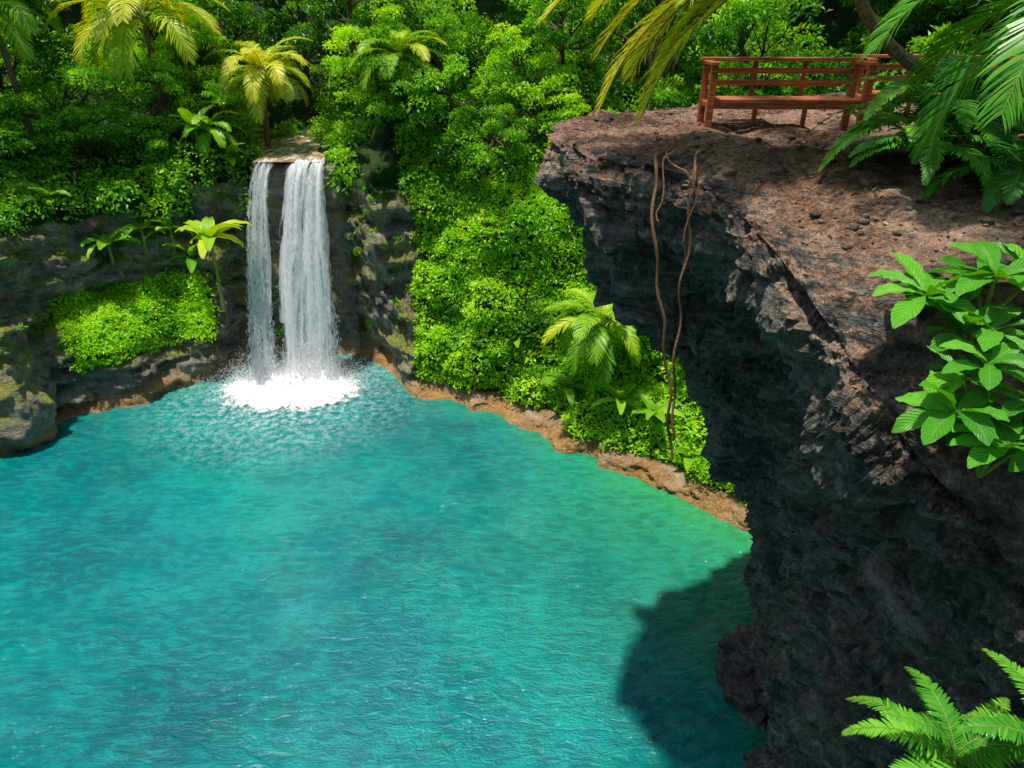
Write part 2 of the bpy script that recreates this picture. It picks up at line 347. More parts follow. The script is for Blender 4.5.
# ------------------------------------------------------------------ waterfall
m,nt=mk('falling_water')
lu=nd(nt,'Attribute',{'attribute_name':'lu'}).outputs['Fac']; lv=nd(nt,'Attribute',{'attribute_name':'lv'}).outputs['Fac']; sd=nd(nt,'Attribute',{'attribute_name':'shade'}).outputs['Fac']
vec=nd(nt,'CombineXYZ',i0=mth(nt,'MULTIPLY',lu,2.5),i1=mth(nt,'MULTIPLY',lv,5.),i2=mth(nt,'MULTIPLY',sd,37.)).outputs[0]
s1=noi(nt,vec,1.5,5,.75,.3)
edge=mth(nt,'SUBTRACT',1.,mth(nt,'POWER',mth(nt,'ABSOLUTE',lu,0.),2.))
al=ramp(nt,mth(nt,'ADD',s1,mth(nt,'MULTIPLY',mth(nt,'SUBTRACT',edge,.75),.45)),[(.42,g(.0)),(.56,g(.95))])
WC=(.95,.96,.965,1)
df=nd(nt,'BsdfDiffuse',Color=WC); tr=nd(nt,'BsdfTranslucent',Color=WC); ds=nd(nt,'MixShader',i0=.5,i1=df.outputs[0],i2=tr.outputs[0])
tp=nd(nt,'BsdfTransparent'); mx=nd(nt,'MixShader',i0=al,i1=tp.outputs[0],i2=ds.outputs[0]); out(nt,mx.outputs[0]); M_fall=m
m,nt=mk('water_drops'); df=nd(nt,'BsdfDiffuse',Color=WC); tr=nd(nt,'BsdfTranslucent',Color=WC); ds=nd(nt,'MixShader',i0=.5,i1=df.outputs[0],i2=tr.outputs[0]); out(nt,ds.outputs[0]); M_drop=m
O=np.array([-9.8,29.5,0]); wf=empty('waterfall',tuple(O))
def path(x0,x1,y0,y1,v): 
    q=np.sqrt(v); return x0+(x1-x0)*q, y0-(y0-y1)*q**1.15, 9.62*(1-v)+.02
def strand(name,xt,wt_,xb,wb,nsub=9,yt=31.0,yb=28.4,nd_=7000):
    mb=MB()
    for k in range(nsub):
        f=(k+.5)/nsub-.5 if nsub>1 else 0; f+=rng.normal(0,.06)
        ws=max(.22,rng.uniform(.22,.55)); nu,nv=7,46; u=np.linspace(-1,1,nu); v=np.linspace(0,1 if rng.random()<.7 else .7,nv); U,Vv=np.meshgrid(u,v)
        X,Y,Z=path(xt+f*wt_,xb+f*wb*1.1,yt+rng.normal(0,.12),yb+rng.normal(0,.3),Vv)
        wid=(wt_*ws*.5+(wb*ws*.5-wt_*ws*.5)*Vv)
        X=X+U*wid+.07*np.sin(Vv*9+k*2.); Y=Y+.10*U*U+.07*np.sin(U*3+k*2+Vv*7); Z=Z+.05*np.sin(U*5+k)-.10*np.exp(-(Vv/.03)**2)*abs(rng.normal(0,1))
        i,j=np.meshgrid(np.arange(nv-1),np.arange(nu-1),indexing='ij')
        F=np.stack([i*nu+j,(i+1)*nu+j,(i+1)*nu+j+1,i*nu+j+1],-1).reshape(-1,4)
        mb.add(np.stack([X,Y,Z],-1).reshape(-1,3)-O,F,shade=k*.13+abs(xt)*.1,mat=0,u=U.ravel(),w=(Vv**.7).ravel())
    obj(name,mb.mesh(name,[M_fall],True),wf)
    mb=MB(); n=nd_; v=rng.random(n)**.72; ribs=rng.uniform(-.5,.5,12); f=ribs[rng.integers(0,12,n)]+rng.normal(0,.035,n)+rng.normal(0,.10,n)*v**1.5
    X,Y,Z=path(xt+f*wt_,xb+f*wb*1.1,yt,yb,v); Y=Y-.12+rng.normal(0,.16,n)*(0.3+v)
    D=np.stack([rng.normal(0,.12,n),rng.normal(0,.12,n),-np.ones(n)],-1); N=unit(np.stack([rng.normal(0,.6,n),-np.ones(n),rng.normal(.9,.6,n)],-1)); L_=rng.uniform(.05,.36,n)
    leaves(mb,np.stack([X,Y,Z],-1)-O,D,N,L_,rng.uniform(.012,.042,n),1.,droop=.02,fold=.03)
    obj(name+'_drops',mb.mesh(name+'_drops',[M_drop]),wf)
strand('main_strand',-8.8,1.3,-9.3,2.25,13,nd_=19000)
strand('side_strand',-10.75,.62,-11.55,.95,6,nd_=6000)
m,nt=mk('foam'); sd=nd(nt,'Attribute',{'attribute_name':'shade'}).outputs['Fac']; geo=nt.nodes.new('ShaderNodeNewGeometry')
al=ramp(nt,mth(nt,'ADD',mth(nt,'MULTIPLY',noi(nt,geo.outputs['Position'],2.2,6,.8),1.1),sd),[(.78,g(0)),(1.1,g(1))])
df=nd(nt,'BsdfDiffuse',Color=WC); tp=nd(nt,'BsdfTransparent'); mx=nd(nt,'MixShader',i0=al,i1=tp.outputs[0],i2=df.outputs[0]); out(nt,mx.outputs[0]); M_foam=m
mb=MB(); nrg,na=30,90
rr=np.linspace(0,1,nrg)[:,None]; aa=np.linspace(0,2*np.pi,na,endpoint=False)[None,:]
X=rr*np.cos(aa)*4.6; Y=rr*np.sin(aa)*2.9-2.0; Z=np.maximum(.03+.30*np.exp(-(rr*1.7)**2)*(1+.8*rng.standard_normal((nrg,na))),.015)+0*aa
Pp=np.stack([X-.3,Y,Z],-1).reshape(-1,3); i,j=np.meshgrid(np.arange(nrg-1),np.arange(na),indexing='ij'); j2=(j+1)%na
mb.add(Pp,np.stack([i*na+j,(i+1)*na+j,(i+1)*na+j2,i*na+j2],-1).reshape(-1,4),shade=((1-rr**1.1)*.95-.06+0*aa).ravel(),mat=0)
obj('foam_pool',mb.mesh('foam_pool',[M_foam],True),wf)
mb=MB(); n=52000
cx=np.where(rng.random(n)<.66,.45,-1.8); ang=rng.random(n)*6.28; rad=np.abs(rng.normal(0,1.15,n)); 
Pp=np.stack([cx+rad*np.cos(ang)*1.3,-1.2+rad*np.sin(ang)*.9,np.abs(rng.normal(0,.95,n))*np.exp(-rad*.6)+.05],-1)
sz=rng.uniform(.008,.028,n); leaves(mb,Pp,rvec(n),rvec(n),sz*2,sz*1.6,1.)
obj('spray',mb.mesh('spray',[M_drop]),wf)
mb=MB(); ny=12; ys=np.linspace(30.9,40,ny); us=np.linspace(-1,1,8); Pp=[]
for y in ys:
    for u in us: Pp.append((-9.75-(y-31)*.30+u*1.5+.15*math.sin(y*2),y,9.56+.01*(y-31)))
i,j=np.meshgrid(np.arange(ny-1),np.arange(7),indexing='ij')
mb.add(np.array(Pp)-O,np.stack([i*8+j,i*8+j+1,(i+1)*8+j+1,(i+1)*8+j],-1).reshape(-1,4))
m,nt=mk('stream_water'); geo=nt.nodes.new('ShaderNodeNewGeometry'); nn=noi(nt,mapv(nt,geo.outputs['Position'],(2,.7,1)),2.,5)
b=nd(nt,'Bump',Strength=.6,Distance=.1,Height=nn); p=nd(nt,'BsdfPrincipled',Base_Color=ramp(nt,nn,[(.3,(.20,.11,.05)),(.5,(.48,.31,.17)),(.62,(.8,.8,.75))]),Roughness=.15,Normal=b.outputs[0]); out(nt,p.outputs[0])
obj('stream',mb.mesh('stream',[m],True),wf)

# ------------------------------------------------------------------ undergrowth
Vf=V.reshape(-1,3); ctr=Vf[TF].mean(1); e1=Vf[TF[:,2]]-Vf[TF[:,0]]; e2=Vf[TF[:,3]]-Vf[TF[:,1]]
fn=np.cross(e1,e2); area=np.linalg.norm(fn,axis=1)*.5; fn=unit(fn)
toC=np.stack([C[0]-ctr[:,0],C[1]-ctr[:,1],np.full(len(ctr),6.)],-1); fn=np.where((fn*toC).sum(1,keepdims=True)<0,-fn,fn)
ii,jj=np.meshgrid(np.arange(nr-1),np.arange(nc-1),indexing='ij'); fv=vegm[ii,jj].ravel(); fd=dr[ii,jj].ravel(); ft=th[jj].ravel()
def sample(mask,n):
    w=np.where(mask,area,0); w=w/w.sum(); k=rng.choice(len(w),n,p=w); 
    uv=rng.random((n,2)); a=Vf[TF[k,0]];b=Vf[TF[k,1]];c_=Vf[TF[k,2]];d=Vf[TF[k,3]]
    p=(a*(1-uv[:,:1])+b*uv[:,:1])*(1-uv[:,1:])+(d*(1-uv[:,:1])+c_*uv[:,:1])*uv[:,1:]
    return p,fn[k],ft[k],fd[k]
vis=(ft>4)&(ft<167)
def shrubs(name,mask,n,r0,r1,nl,L,mat,b0,ratio=.45):
    mb=MB(); P_,N_,T_,D_=sample(mask,n)
    for k in range(n):
        R=rng.uniform(r0,r1); pn=noise.noise(Vector(P_[k])*.35)
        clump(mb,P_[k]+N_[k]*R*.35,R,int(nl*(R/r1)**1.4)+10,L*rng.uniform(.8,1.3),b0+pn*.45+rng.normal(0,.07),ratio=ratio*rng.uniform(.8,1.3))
    return obj(name,mb.mesh(name,[mat]))
def carpet(name,mask,n,L,mat,b0):
    mb=MB(); P_,N_,T_,D_=sample(mask,n); pn=np.array([noise.noise(Vector(p)*.6)+.6*noise.noise(Vector(p)*2.) for p in P_])
    P_=P_+N_*(rng.random((n,1))*.22+.02+.12*np.maximum(pn,0)[:,None])
    LL=L*rng.uniform(.6,1.3,n); leaves(mb,P_,unit(rvec(n)+N_*.3+np.array([0,0,-.2])),unit(N_+np.array([0,0,.6])+rvec(n)*.5),LL,LL*.7,np.clip(b0+pn*.35+rng.normal(0,.12,n),0,1))
    return obj(name,mb.mesh(name,[mat]))
near=(fv==1)&vis&(fd<13)
carpet('creeping_ground_cover',near&(ft<90)&(fd<6),70000,.15,M_leafyl,.6)
carpet('ledge_ground_cover',(fv==2)&vis,24000,.12,M_leafyl,.6)
shrubs('bright_slope_shrubs',near&(ft<88)&(fd<6.),560,.2,.5,100,.14,M_leafyl,.62)
shrubs('slope_shrubs',near&(ft<96)&(fd>3.2),460,.4,1.1,200,.19,M_leaf,.6)
shrubs('scattered_slope_shrubs',near&(ft<90)&(fd>1.2)&(fd<=3.2),60,.3,.7,150,.19,M_leaf,.5)
shrubs('bank_shrubs',near&(ft>=96)&((ft<99.5)|(ft>112)),620,.35,1.1,170,.2,M_leaf,.6)
shrubs('stream_bank_shrubs',near&(ft>=98)&(ft<=114),110,.25,.55,110,.16,M_leafyl,.4)
shrubs('ledge_shrubs',(fv==2)&vis,170,.2,.5,90,.13,M_leafyl,.6)
farm=(fv==1)&vis&(fd>=12)&(fd<90)
shrubs('forest_undergrowth',farm,1700,1.,2.8,150,.42,M_leafdk,.5)
wallm=(fv==0)&(ft>86)&(ft<160)&(fd>-.6)&(fd<3.5)&(ctr[:,2]>1.6)&((ft<99.5)|(ft>112.5))
shrubs('wall_moss_tufts',wallm,170,.06,.26,50,.10,M_leaf,.5)

# ------------------------------------------------------------------ trees
def tree_mesh(name,seed,H,CR,mat,nl=8500,L=.24):
    global rng; rng=np.random.default_rng(seed); mb=MB()
    tp=[np.array([0,0,-.6])]; 
    for k in range(7): tp.append(tp[-1]+np.array([rng.normal(0,.13),rng.normal(0,.13),H*.1+.08]))
    tube(mb,tp,np.linspace(.24,.13,8),9,1,wob=.04)
    cs=[]; nb=15
    for k in range(nb):
        st=tp[3+k%5]; az=k*2.4+rng.normal(0,.3); ln=CR*rng.uniform(.45,1.); up=rng.uniform(.15,.9)*H*.38
        end=st+np.array([math.cos(az)*ln,math.sin(az)*ln,up+ (H*.12 if k%5==4 else 0)])
        mid=(st+end)/2+np.array([0,0,-.15*ln])+rng.normal(0,.12,3)
        pts=[st,(st+mid)/2+rng.normal(0,.04,3),mid,(mid+end)/2+rng.normal(0,.06,3),end]
        tube(mb,pts,np.linspace(.085,.02,5),6,1); cs.append(end)
        for q in range(3):
            e=end+rng.normal(0,1,3)*np.array([.8,.8,.45])*CR*.26; tube(mb,[mid,(mid+e)/2+rng.normal(0,.08,3),e],[.04,.028,.012],5,1); cs.append(e)
    per=nl//len(cs)
    for c_ in cs:
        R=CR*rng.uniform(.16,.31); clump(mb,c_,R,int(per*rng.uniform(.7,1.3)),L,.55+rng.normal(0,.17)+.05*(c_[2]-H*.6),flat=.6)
    return mb.mesh(name,[mat,M_bark])
T=[tree_mesh('tree_a',1,7.,3.0,M_leaf),tree_mesh('tree_b',2,6.,2.6,M_leafyl,8000,.2),tree_mesh('tree_c',3,8.5,3.4,M_leafdk,9500,.27),tree_mesh('tree_d',4,5.,2.4,M_leaf,8500,.19),tree_mesh('tree_e',5,9.5,3.3,M_leafdk,9000,.28)]
rng=np.random.default_rng(99)
def put_tree(x,y,k,s=1.,dz=0.,name='jungle_tree'):
    z=ground(x,y); o=obj(name,T[k],loc=(x,y,z-.2+dz),rot=(rng.normal(0,.06),rng.normal(0,.06),rng.random()*6.28),sc=(s*rng.uniform(.9,1.15),s*rng.uniform(.9,1.15),s)); return o
for x,y,k,s in [(-19.2,31.2,0,.62),(-16.2,32.5,3,.75),(-14,33.8,1,.75),(-21.8,29.2,3,.75),(-13.2,32.6,3,.5),(-22,31.6,2,.8),(-17,35,1,.85),(-6.4,33.4,1,.75),(-4.6,32.5,3,.8),(-2.6,31.8,0,.72),
   (-1,30,3,.75),(-3.8,35.5,0,.85),(1,31,1,.7),(-7.8,36.5,2,.8),(3.2,29,1,.6),(5,27.5,0,.7),(2.3,33,0,.8),(6,31,2,.8),(9,27,0,.8),(11,24,2,.75),(13,27,4,.8),(8,23.5,3,.6),(-14,38,2,.85),(-11.5,42,4,.8),
   (-3,44,4,1.3),(1.5,42,2,1.3),(5,40,4,1.3),(9,37,2,1.3),(13,34,4,1.2),(16,32,2,1.3),(18.5,24.5,4,1.2),(15.5,22,2,1.1),(-27,42,4,1.4),(-31,40,2,1.4),(-24,46,4,1.4)]:
    put_tree(x,y,k,s)
pts=[]
tries=0
while len(pts)<85 and tries<6000:
    tries+=1; t=rng.uniform(8,165); d=rng.uniform(13,52); r=rsh(t)+d; x=C[0]+r*math.cos(math.radians(t)); y=C[1]+r*math.sin(math.radians(t))
    if 101<t<111 and d<20: continue
    if any((x-a)**2+(y-b)**2<9.5 for a,b in pts): continue
    if x>16 and y<16: continue
    pts.append((x,y)); put_tree(x,y,int(rng.choice([0,1,2,2,3,4,4])),rng.uniform(.85,1.25)*(1.25 if d>30 else 1))
for x,y,k,s in [(9.5,19.5,2,.9),(13,19,4,.9),(17,17,2,1.),(20,22,4,1.),(14,23,0,1.),(18,28,2,1.),(11,17.2,3,.8),(20,13,2,1.),(17.5,11,0,.9),(24,27,4,1.2),(22,33,2,1.2),(27,36,4,1.3)]:
    put_tree(x,y,k,s)

# ------------------------------------------------------------------ palms / fronds
def frond(mb,b,az,e0,L,bend,nl=34,lf=.6,lw=.05,shade=.5,ang=1.0,dr_=.35,rr=.02,vee=.25,taper='palm',matl=0,matr=1):
    n=20; p=np.array(b,float); P_=[p.copy()]; Tn=[]; side=rng.normal(0,.12); 
    for k in range(n):
        s=k/n; e=e0-bend*s**1.15; a=az+side*s; t=np.array([math.cos(a)*math.cos(e),math.sin(a)*math.cos(e),math.sin(e)]); Tn.append(t); p=p+t*L/n; P_.append(p.copy())
    P_=np.array(P_); Tn.append(Tn[-1]); Tn=np.array(Tn)
    tube(mb,P_,np.linspace(rr,rr*.25,n+1),5,matr,shade)
    ss=np.linspace(.14 if taper=='palm' else .08,.995,nl)
    pos=np.stack([np.interp(ss,np.linspace(0,1,n+1),P_[:,c]) for c in range(3)],1); tn=unit(np.stack([np.interp(ss,np.linspace(0,1,n+1),Tn[:,c]) for c in range(3)],1))
    S=unit(np.cross(tn,np.array([0,0,1.]))); U=np.cross(S,tn)
    if taper=='palm': ln=lf*(np.sin(np.pi*(.16+.80*ss))**.6)
    else: ln=lf*np.minimum(1,ss*5+.25)*(1-ss)**.75+.02
    for sd in (-1,1):
        a=ang*(1-.35*ss)[:,None]; jit=rng.normal(0,.07,(nl,3))
        d=unit(tn*np.cos(a)+S*sd*np.sin(a)+U*vee+jit); l=(ln*rng.uniform(.9,1.08,nl))[:,None]
        dn=np.array([0,0,-1.]); wv=unit(np.cross(d,np.cross(tn,d)))
        W=lw*(.7+.3*np.sin(np.pi*ss))[:,None]
        m1=pos+d*l*.4+dn*l*dr_*.10; m2=pos+d*l*.75+dn*l*dr_*.42; e=pos+d*l*.96+dn*l*dr_*.85
        Vs=np.stack([pos-wv*W*.3,pos+wv*W*.3,m1-wv*W*.5,m1+wv*W*.5,m2-wv*W*.38,m2+wv*W*.38,e],1).reshape(-1,3)
        o=np.arange(nl)*7; sh=np.repeat(np.clip(shade+rng.normal(0,.09,nl)+.15*(ss-.5),0,1),7)
        n0=mb.n
        mb.add(Vs,np.concatenate([np.stack([o,o+1,o+3,o+2],-1),np.stack([o+2,o+3,o+5,o+4],-1)]),sh,matl)
        mb.F[3].append(np.stack([o+4,o+5,o+6],-1)+n0); mb.M[3].append(np.full(nl,matl))
def palm(name,crown,base_,L,nf=20,shade=.55,mats=None,bend=1.7,tr=.14,nl=52,lf=None,lw=.045,azs=None,curve=None,e_rng=(-.1,1.25),es=None,ls=None):
    mb=MB(); cr=np.array(crown,float)
    if curve is None:
        b=np.array(base_,float); mid=(cr+b)/2+np.array([rng.normal(0,.25),rng.normal(0,.2),0]); t=np.linspace(0,1,14)[:,None]; pts_=(1-t)**2*b+2*t*(1-t)*mid+t*t*cr
    else:
        cpt=np.array(curve,float); tq=np.linspace(0,len(cpt)-1,40); pts_=smooth(np.stack([np.interp(tq,np.arange(len(cpt)),cpt[:,c]) for c in range(3)],1),7)
    rad=np.linspace(tr,tr*.7,len(pts_))*(1+.07*(np.arange(len(pts_))%2))
    tube(mb,pts_,rad,12,2,wob=.02)
    for k in range(nf):
        az=(azs[k] if azs else k*2.39996+rng.normal(0,.15)); f=k/nf; e=es[k] if es else e_rng[1]+(e_rng[0]-e_rng[1])*f
        LL=L*(ls[k] if ls else rng.uniform(.85,1.1))
        frond(mb,cr,az,e,LL,bend*rng.uniform(.93,1.07),nl,lf or L*.25,lw,shade+rng.normal(0,.08)+(.1-.2*f),rr=.02*L/2.2)
    o=obj(name,mb.mesh(name,(mats or [M_palm,M_stem,M_palmbark]))); return o
palm('palm_tree',(-15.7,33,15.1),(-16.3,34,ground(-16.3,34)),3.9,26,.8,lw=.055)
palm('palm_tree',(-11.3,34,12.9),(-11.9,34.8,ground(-11.9,34.8)),2.7,24,.85,lw=.045)
palm('palm_tree',(-4.8,32.0,13.6),(-4.9,33.4,ground(-4.9,33.4)),2.5,26,.55,lw=.042)
palm('palm_tree',(-20.5,30.5,15.5),(-21,31.5,ground(-21,31.5)),3.,20,.55,lw=.05)
palm('palm_tree',(3.35,23.8,4.9),(3.7,24.3,ground(3.7,24.3)),2.5,24,.6,lw=.05,tr=.1)
palm('palm_tree',(-13.2,31.4,10.8),(-13.3,31.9,ground(-13.3,31.9)),1.6,16,.55,lw=.045,tr=.08)
palm('leaning_palm_tree',(3.72,8.7,15.7),None,3.5,17,.82,bend=1.3,tr=.085,nl=84,lf=.62,lw=.028,
  curve=[(7.4,8.9,13.5),(6.7,8.95,13.85),(6.0,9,14.14),(5.4,9,14.30),(4.9,9,14.48),(4.5,9,14.7),(4.2,8.95,14.95),(3.95,8.9,15.2),(3.8,8.8,15.45),(3.72,8.7,15.7)],
  azs=[3.05,2.88,3.28,2.65,1.9,3.7,1.2,.5,0.,5.6,4.9,4.3,2.75,3.6,3.0,3.16,2.95],es=[.06,.2,.35,.35,.9,.9,.8,.7,.9,.8,.9,1.0,.05,.4,.8,-.12,.0],ls=[.95,.9,1.05,.95,.9,.8,.8,.7,.7,.7,.6,.6,.85,.7,1.,.84,.7])
palm('palm_tree',(5.3,6.5,15.15),(6.4,6.5,13.5),2.3,18,.7,mats=[M_palmdk,M_stem,M_palmbark],bend=1.7,tr=.10,nl=66,lf=.5,lw=.028,e_rng=(0.,1.2))

def blade(mb,b,az,e0,L,W,bend,shade,mat=0,kind='ban',nseg=9,roll=0.,fold=.18):
    p=np.array(b,float); s=np.linspace(0,1,nseg+1); cu=[];tn=[]
    for k in s:
        e=e0-bend*k; t=np.array([math.cos(az)*math.cos(e),math.sin(az)*math.cos(e),math.sin(e)]); cu.append(p.copy()); tn.append(t); p=p+t*L/nseg
    cu=np.array(cu); tn=np.array(tn); S=unit(np.cross(tn,[0,0,1.])); U=np.cross(S,tn); S=S*math.cos(roll)+U*math.sin(roll); U=np.cross(S,tn)
    if kind=='ban': w=np.sin(np.pi*np.clip(s,0,1)**.75*.96+.06)**.6
    else: w=np.sin(np.pi*s**1.35*.97+.03)**.9
    w=np.maximum(w,.02)*W*.5; us=np.array([-1,-.5,0,.5,1.]); wav=.05*W*np.sin(s*23+b[0]*9)[:,None]
    Vs=cu[:,None]+S[:,None]*(us[None,:]*w[:,None])[...,None]+U[:,None]*((np.abs(us)[None,:]*fold*w[:,None]*1.4)+wav*np.abs(us)[None,:])[...,None]
    n=len(us); i,j=np.meshgrid(np.arange(nseg),np.arange(n-1),indexing='ij')
    mb.add(Vs.reshape(-1,3),np.stack([i*n+j,i*n+j+1,(i+1)*n+j+1,(i+1)*n+j],-1).reshape(-1,4),np.clip(shade,0,1),mat,np.tile(us,nseg+1),np.repeat(s,n))
def banana(x,y,z,hz,L,nlv=8,shade=.6,name='banana_plant'):
    mb=MB(); tube(mb,[(0,0,-.5),(0.03,0,hz*.5),(0.0,.02,hz)],[.09,.07,.05],8,1)
    for k in range(nlv):
        az=k*2.4+rng.normal(0,.25); e=rng.uniform(.25,1.3); blade(mb,(0,0,hz-.05),az,e,L*rng.uniform(.8,1.15),L*.3,rng.uniform(.9,1.7),shade+rng.normal(0,.12),roll=rng.normal(0,.25))
    return obj(name,mb.mesh(name,[M_banana,M_stem],True),loc=(x,y,z))
banana(-12.9,28.6,4.0,2.8,1.8,12,.8)
for x,y,hz,L,s in [(-14.6,30.3,.9,1.5,.4),(-13.6,31.,1.5,1.4,.35),(-15.4,30.4,.5,1.3,.55),(-17.8,29.4,.8,1.5,.4),(-16.6,30.2,.6,1.4,.5),(-19.2,28.6,.6,1.4,.3),(4.1,22.6,.7,1.3,.55),(5.3,22.,.5,1.2,.45),(2.2,24.6,.8,1.3,.4),(0.2,27,.6,1.2,.4),(6.4,20.6,.4,1.1,.5),(-12.6,31.6,.6,1.3,.6)]:
    banana(x,y,ground(x,y)+.1,hz,L,8,s,'broadleaf_plant')

# ------------------------------------------------------------------ near plants on the cliff
def whorl_plant(loc,whorls,name='tropical_leafy_plant'):
    mb=MB()
    for (x,y,z,L,nv,sh) in whorls:
        tube(mb,[(0,0,-.3),(x*.4,y*.4,z*.45-.05),(x,y,z)],[.022,.018,.013],7,1)
        for k in range(nv):
            az=k*6.283/nv*1.0+rng.normal(0,.16)+x*7; e=rng.uniform(-.05,.55) if k%3 else rng.uniform(.5,.95)
            blade(mb,(x,y,z+rng.uniform(-.04,.03)),az,e,L*rng.uniform(.8,1.12),L*.38,rng.uniform(.45,1.1),sh+rng.normal(0,.14),kind='ob',nseg=10,roll=rng.normal(0,.2),fold=.22)
    return obj(name,mb.mesh(name,[M_broad,M_stem],True),loc=loc)
whorl_plant((3.68,4.95,12.95),[(-.50,0,.20,.48,12,.6),(-.05,-.05,.34,.46,12,.5),(-.25,.22,.05,.40,9,.4),(.35,.1,.3,.46,10,.55),(-.12,-.3,.02,.42,9,.45),(.1,.35,.2,.44,9,.4),(-.3,-.25,.0,.36,8,.5)])
whorl_plant((3.55,4.25,12.25),[(-.40,-.05,.30,.44,12,.65),(-.08,-.25,.12,.44,12,.6),(.2,0,.38,.44,11,.55),(-.25,.2,.45,.38,9,.5),(.25,-.3,.15,.42,9,.45),(0,.1,.1,.4,9,.35),(-.2,.05,.6,.36,9,.5)])
def fern(loc,n,L,shade,spread=(0,6.283),name='fern',lf=.3,e=(.3,1.1),mats=None,bend=1.5,nl=44,lw=.032):
    mb=MB()
    for k in range(n):
        az=spread[0]+(spread[1]-spread[0])*((k+.5)/n)+rng.normal(0,.15); frond(mb,(rng.normal(0,.03),rng.normal(0,.03),0),az,rng.uniform(*e),L*rng.uniform(.75,1.12),bend*rng.uniform(.8,1.2),nl,L*lf,L*lw,shade+rng.normal(0,.12),ang=1.25,dr_=.22,rr=.009,vee=.08,taper='fern')
    return obj(name,mb.mesh(name,mats or [M_palmdk,M_stem]),loc=loc)
fern((4.8,8.1,13.95),20,1.5,.68,bend=1.9,nl=60,lw=.02,lf=.24)
fern((4.4,7.6,13.75),15,1.2,.72,bend=1.9,nl=56,lw=.02,lf=.25)
fern((5.5,8.8,14.1),12,1.4,.4,bend=1.7)
fern((6.4,8.0,14.0),12,1.4,.35)
fern((5.0,6.9,13.7),13,1.0,.5,nl=50,lw=.022)
fern((6.9,10.0,13.7),10,1.2,.35)
fern((3.32,3.15,10.12),16,.90,.78,e=(.3,1.2),nl=42,lf=.22,lw=.022)
fern((3.75,2.95,10.55),12,.85,.7,nl=40,lf=.22,lw=.022)
fern((3.05,2.95,9.85),10,.65,.7,nl=34,lf=.23,lw=.024)
fern((4.2,3.3,11.1),9,.55,.6,nl=30,lf=.24)

vn=empty('hanging_vine',(1.9,8.3,13.4))
def vine(name,pts,r):
    mb=MB(); p=np.array(pts,float); t=np.linspace(0,len(p)-1,60); q=smooth(np.stack([np.interp(t,np.arange(len(p)),p[:,c]) for c in range(3)],1),7)
    q+=np.stack([.025*np.sin(t*4.1+r*900),.02*np.cos(t*3.3),0*t],1); tube(mb,q-np.array([1.9,8.3,13.4]),r,7,0,wob=.08)
    obj(name,mb.mesh(name,[M_vine],True),vn)
def tp_(x,y): return (x,y,top(x,y)+.03)
vine('strand_1',[tp_(2.3,9.4),tp_(2.05,9.1),tp_(1.9,8.95),(1.72,8.45,13.6),(1.66,8.1,13.2),(1.70,8.0,12.6),(1.84,8.0,12.0),(1.93,8.0,11.5),(2.08,8.0,10.8),(2.14,8.0,10.2),(2.24,8.0,9.5)],.020)
vine('strand_2',[tp_(2.6,9.3),tp_(2.4,8.9),(2.2,8.4,13.62),(2.05,8.0,13.3),(2.10,7.9,12.8),(2.05,7.9,12.2),(2.10,7.9,11.6),(2.09,7.9,11.),(2.18,7.9,10.3),(2.20,7.9,9.9)],.017)
vine('strand_3',[tp_(2.1,9.0),(1.8,8.45,13.65),(1.9,8.15,13.5),(2.05,8.05,13.45),(2.12,7.95,13.2),(2.02,7.9,12.7),(2.08,7.9,12.3)],.012)
vine('strand_4',[tp_(2.2,9.0),(1.98,8.45,13.7),(1.78,8.2,13.6),(1.74,8.1,13.1),(1.72,8.0,12.9)],.010)

# litter
mb=MB(); n=7000; xs=rng.uniform(.4,9,n); ys=rng.uniform(4.2,14,n); P_=[];
for x,y in zip(xs,ys):
    h=cb.ray_cast(Vector((x,y,30)),Vector((0,0,-1)))
    if h[0] and h[1].z>.6 and noise.noise(Vector((x,y,0))*.8)+.35*noise.noise(Vector((x,y,5))*3)>-.15-.05*x: P_.append((x,y,h[0].z+.008))
P_=np.array(P_); n=len(P_); D=rvec(n); D[:,2]*=.15; L_=rng.uniform(.02,.08,n)
leaves(mb,P_,D,unit(np.array([0,0,1.])+rvec(n)*.3),L_,L_*.45,rng.random(n),droop=-.1,fold=.1)
obj('leaf_litter',mb.mesh('leaf_litter',[leafmat('dry_leaf',[(.05,.02,.01),(.17,.07,.03),(.33,.16,.07),(.45,.28,.14)],trans=.1)]))
mb=MB()
for k in range(320):
    x,y=rng.uniform(.6,7),rng.uniform(4.6,13.3); h=cb.ray_cast(Vector((x,y,30)),Vector((0,0,-1)))
    if not h[0] or h[1].z<.5: continue
    r=rng.uniform(.012,.06); a=np.linspace(0,2*np.pi,8,endpoint=False); el=np.linspace(-1.2,1.2,5)
    Vs=np.array([[math.cos(e)*math.cos(q),math.cos(e)*math.sin(q),math.sin(e)*.6] for e in el for q in a])*r*(1+.18*rng.standard_normal((40,1)))+np.array([x,y,h[0].z+.005])
    i,j=np.meshgrid(np.arange(4),np.arange(8),indexing='ij'); j2=(j+1)%8
    mb.add(Vs,np.stack([i*8+j,i*8+j2,(i+1)*8+j2,(i+1)*8+j],-1).reshape(-1,4)); mb.add(np.array([Vs[32:40].mean(0)]*1+list(Vs[32:40])),np.array([[0,1+q,1+(q+1)%8] for q in range(8)]))
obj('loose_stones',mb.mesh('loose_stones',[M_cliff],True))

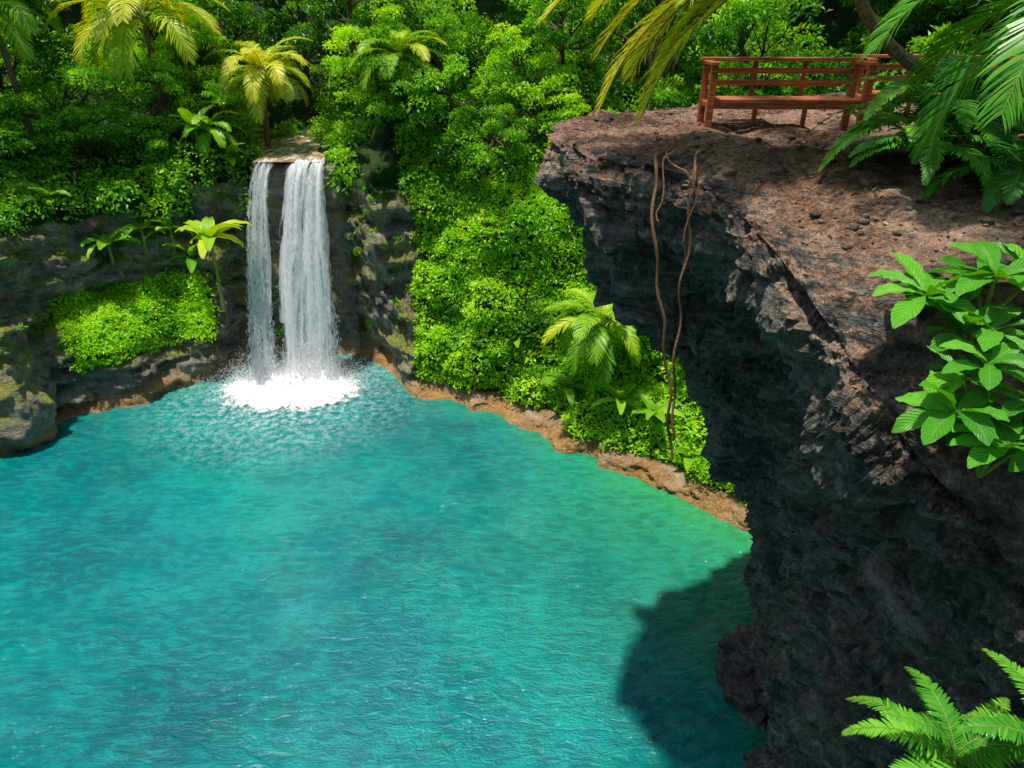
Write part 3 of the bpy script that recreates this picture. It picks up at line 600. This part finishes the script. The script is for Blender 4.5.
# ------------------------------------------------------------------ bench
m,nt=mk('red_brown_wood'); tc=nd(nt,'TexCoord').outputs['Object']
n1=noi(nt,mapv(nt,tc,(2,30,30)),1.,5,.6,.5); c=ramp(nt,n1,[(.3,(.15,.03,.012)),(.5,(.38,.095,.035)),(.7,(.58,.22,.095))])
b=nd(nt,'Bump',Strength=.4,Distance=.01,Height=n1); p=nd(nt,'BsdfPrincipled',Base_Color=c,Roughness=.5,Normal=b.outputs[0]); out(nt,p.outputs[0]); M_wood=m
def box(name,parent,c_,s,rot=0.,bev=.008,tilt=0.):
    bm=bmesh.new(); bmesh.ops.create_cube(bm,size=1.); bmesh.ops.scale(bm,vec=s,verts=bm.verts); bmesh.ops.bevel(bm,geom=bm.edges[:],offset=bev,segments=2,affect='EDGES',profile=.5)
    me=bpy.data.meshes.new(name); bm.to_mesh(me); bm.free(); me.materials.append(M_wood); return obj(name,me,parent,c_,(tilt,0,rot))
def bench(loc,rz,Lb=2.15):
    e=empty('wooden_bench',loc); e.rotation_euler=(0,0,rz); h=Lb/2; e.scale=(1,1,.88)
    for i,x in enumerate((-h,h)):
        box(f'front_post_{i}',e,(x,-.27,.40),(.09,.09,1.0)); box(f'back_post_{i}',e,(x,.27,.42),(.09,.09,1.04))
        box(f'arm_rail_{i}',e,(x,0,.93),(.105,.66,.05)); box(f'side_rail_{i}',e,(x,0,.33),(.05,.45,.08))
    for i,x in enumerate((-h/3,h/3)):
        box(f'back_strut_{i}',e,(x,.325,.60),(.06,.035,.70)); box(f'middle_leg_{i}',e,(x,0,.13),(.06,.06,.44))
    for i in range(4): box(f'seat_slat_{i}',e,(0,-.235+i*.13,.405),(Lb-.10,.115,.05))
    box('front_apron',e,(0,-.262,.33),(Lb-.10,.035,.09))
    box('top_rail',e,(0,.27,.97),(Lb+.20,.12,.055)); box('back_rail_1',e,(0,.285,.80),(Lb-.10,.04,.085)); box('back_rail_2',e,(0,.285,.62),(Lb-.10,.04,.085))
    return e
zb=top(3.7,10.3); bench((3.79,10.35,zb-.03),math.radians(-3),2.08)
bench((6.45,11.2,top(6.3,11.2)-.03),math.radians(-10),2.2)

def boulder(loc,s,seed,mat=None):
    bm=bmesh.new(); bmesh.ops.create_icosphere(bm,subdivisions=6,radius=1.)
    for v in bm.verts:
        q=v.co*1.1+Vector((seed,0,0)); d=1+.28*noise.fractal(q,.9,2.,5)+.10*(noise.ridged_multi_fractal(q*1.8,.9,2.1,5,1.,2.)-1); v.co=Vector((v.co.x*s[0],v.co.y*s[1],v.co.z*s[2]))*d
    for f in bm.faces: f.smooth=True
    me=bpy.data.meshes.new('boulder'); bm.to_mesh(me); bm.free(); me.materials.append(mat or M_rock); return obj('boulder',me,loc=loc)
boulder((-20.9,24.0,1.6),(2.2,2.0,2.6),3.)
boulder((6.2,12.0,.0),(.9,1.3,1.0),25.,M_cliff)

# ------------------------------------------------------------------ camera, light, world
cam=bpy.data.cameras.new('camera'); co=obj('camera',cam); cam.lens=24; cam.sensor_width=36; co.location=(0,0,15); co.rotation_euler=(math.radians(90-28),0,0); cam.clip_end=1500; cam.clip_start=.05
scene.camera=co
d=Vector((-.17,-.07,1.)).normalized()
sun=bpy.data.lights.new('sun','SUN'); sun.energy=5.; sun.angle=math.radians(2.0); sun.color=(1.,.945,.84); so=obj('sun',sun); so.rotation_euler=d.to_track_quat('Z','Y').to_euler()
w=bpy.data.worlds.new('World'); scene.world=w; w.use_nodes=True; nt=w.node_tree; sky=nt.nodes.new('ShaderNodeTexSky'); sky.sky_type='NISHITA'; sky.sun_disc=False
sky.sun_elevation=math.asin(d.z); sky.sun_rotation=math.atan2(d.x,d.y)
bg=nt.nodes['Background']; bg.inputs[1].default_value=.15; nt.links.new(sky.outputs[0],bg.inputs[0])
scene.view_settings.view_transform='Standard'; scene.view_settings.look='None'; scene.view_settings.exposure=0
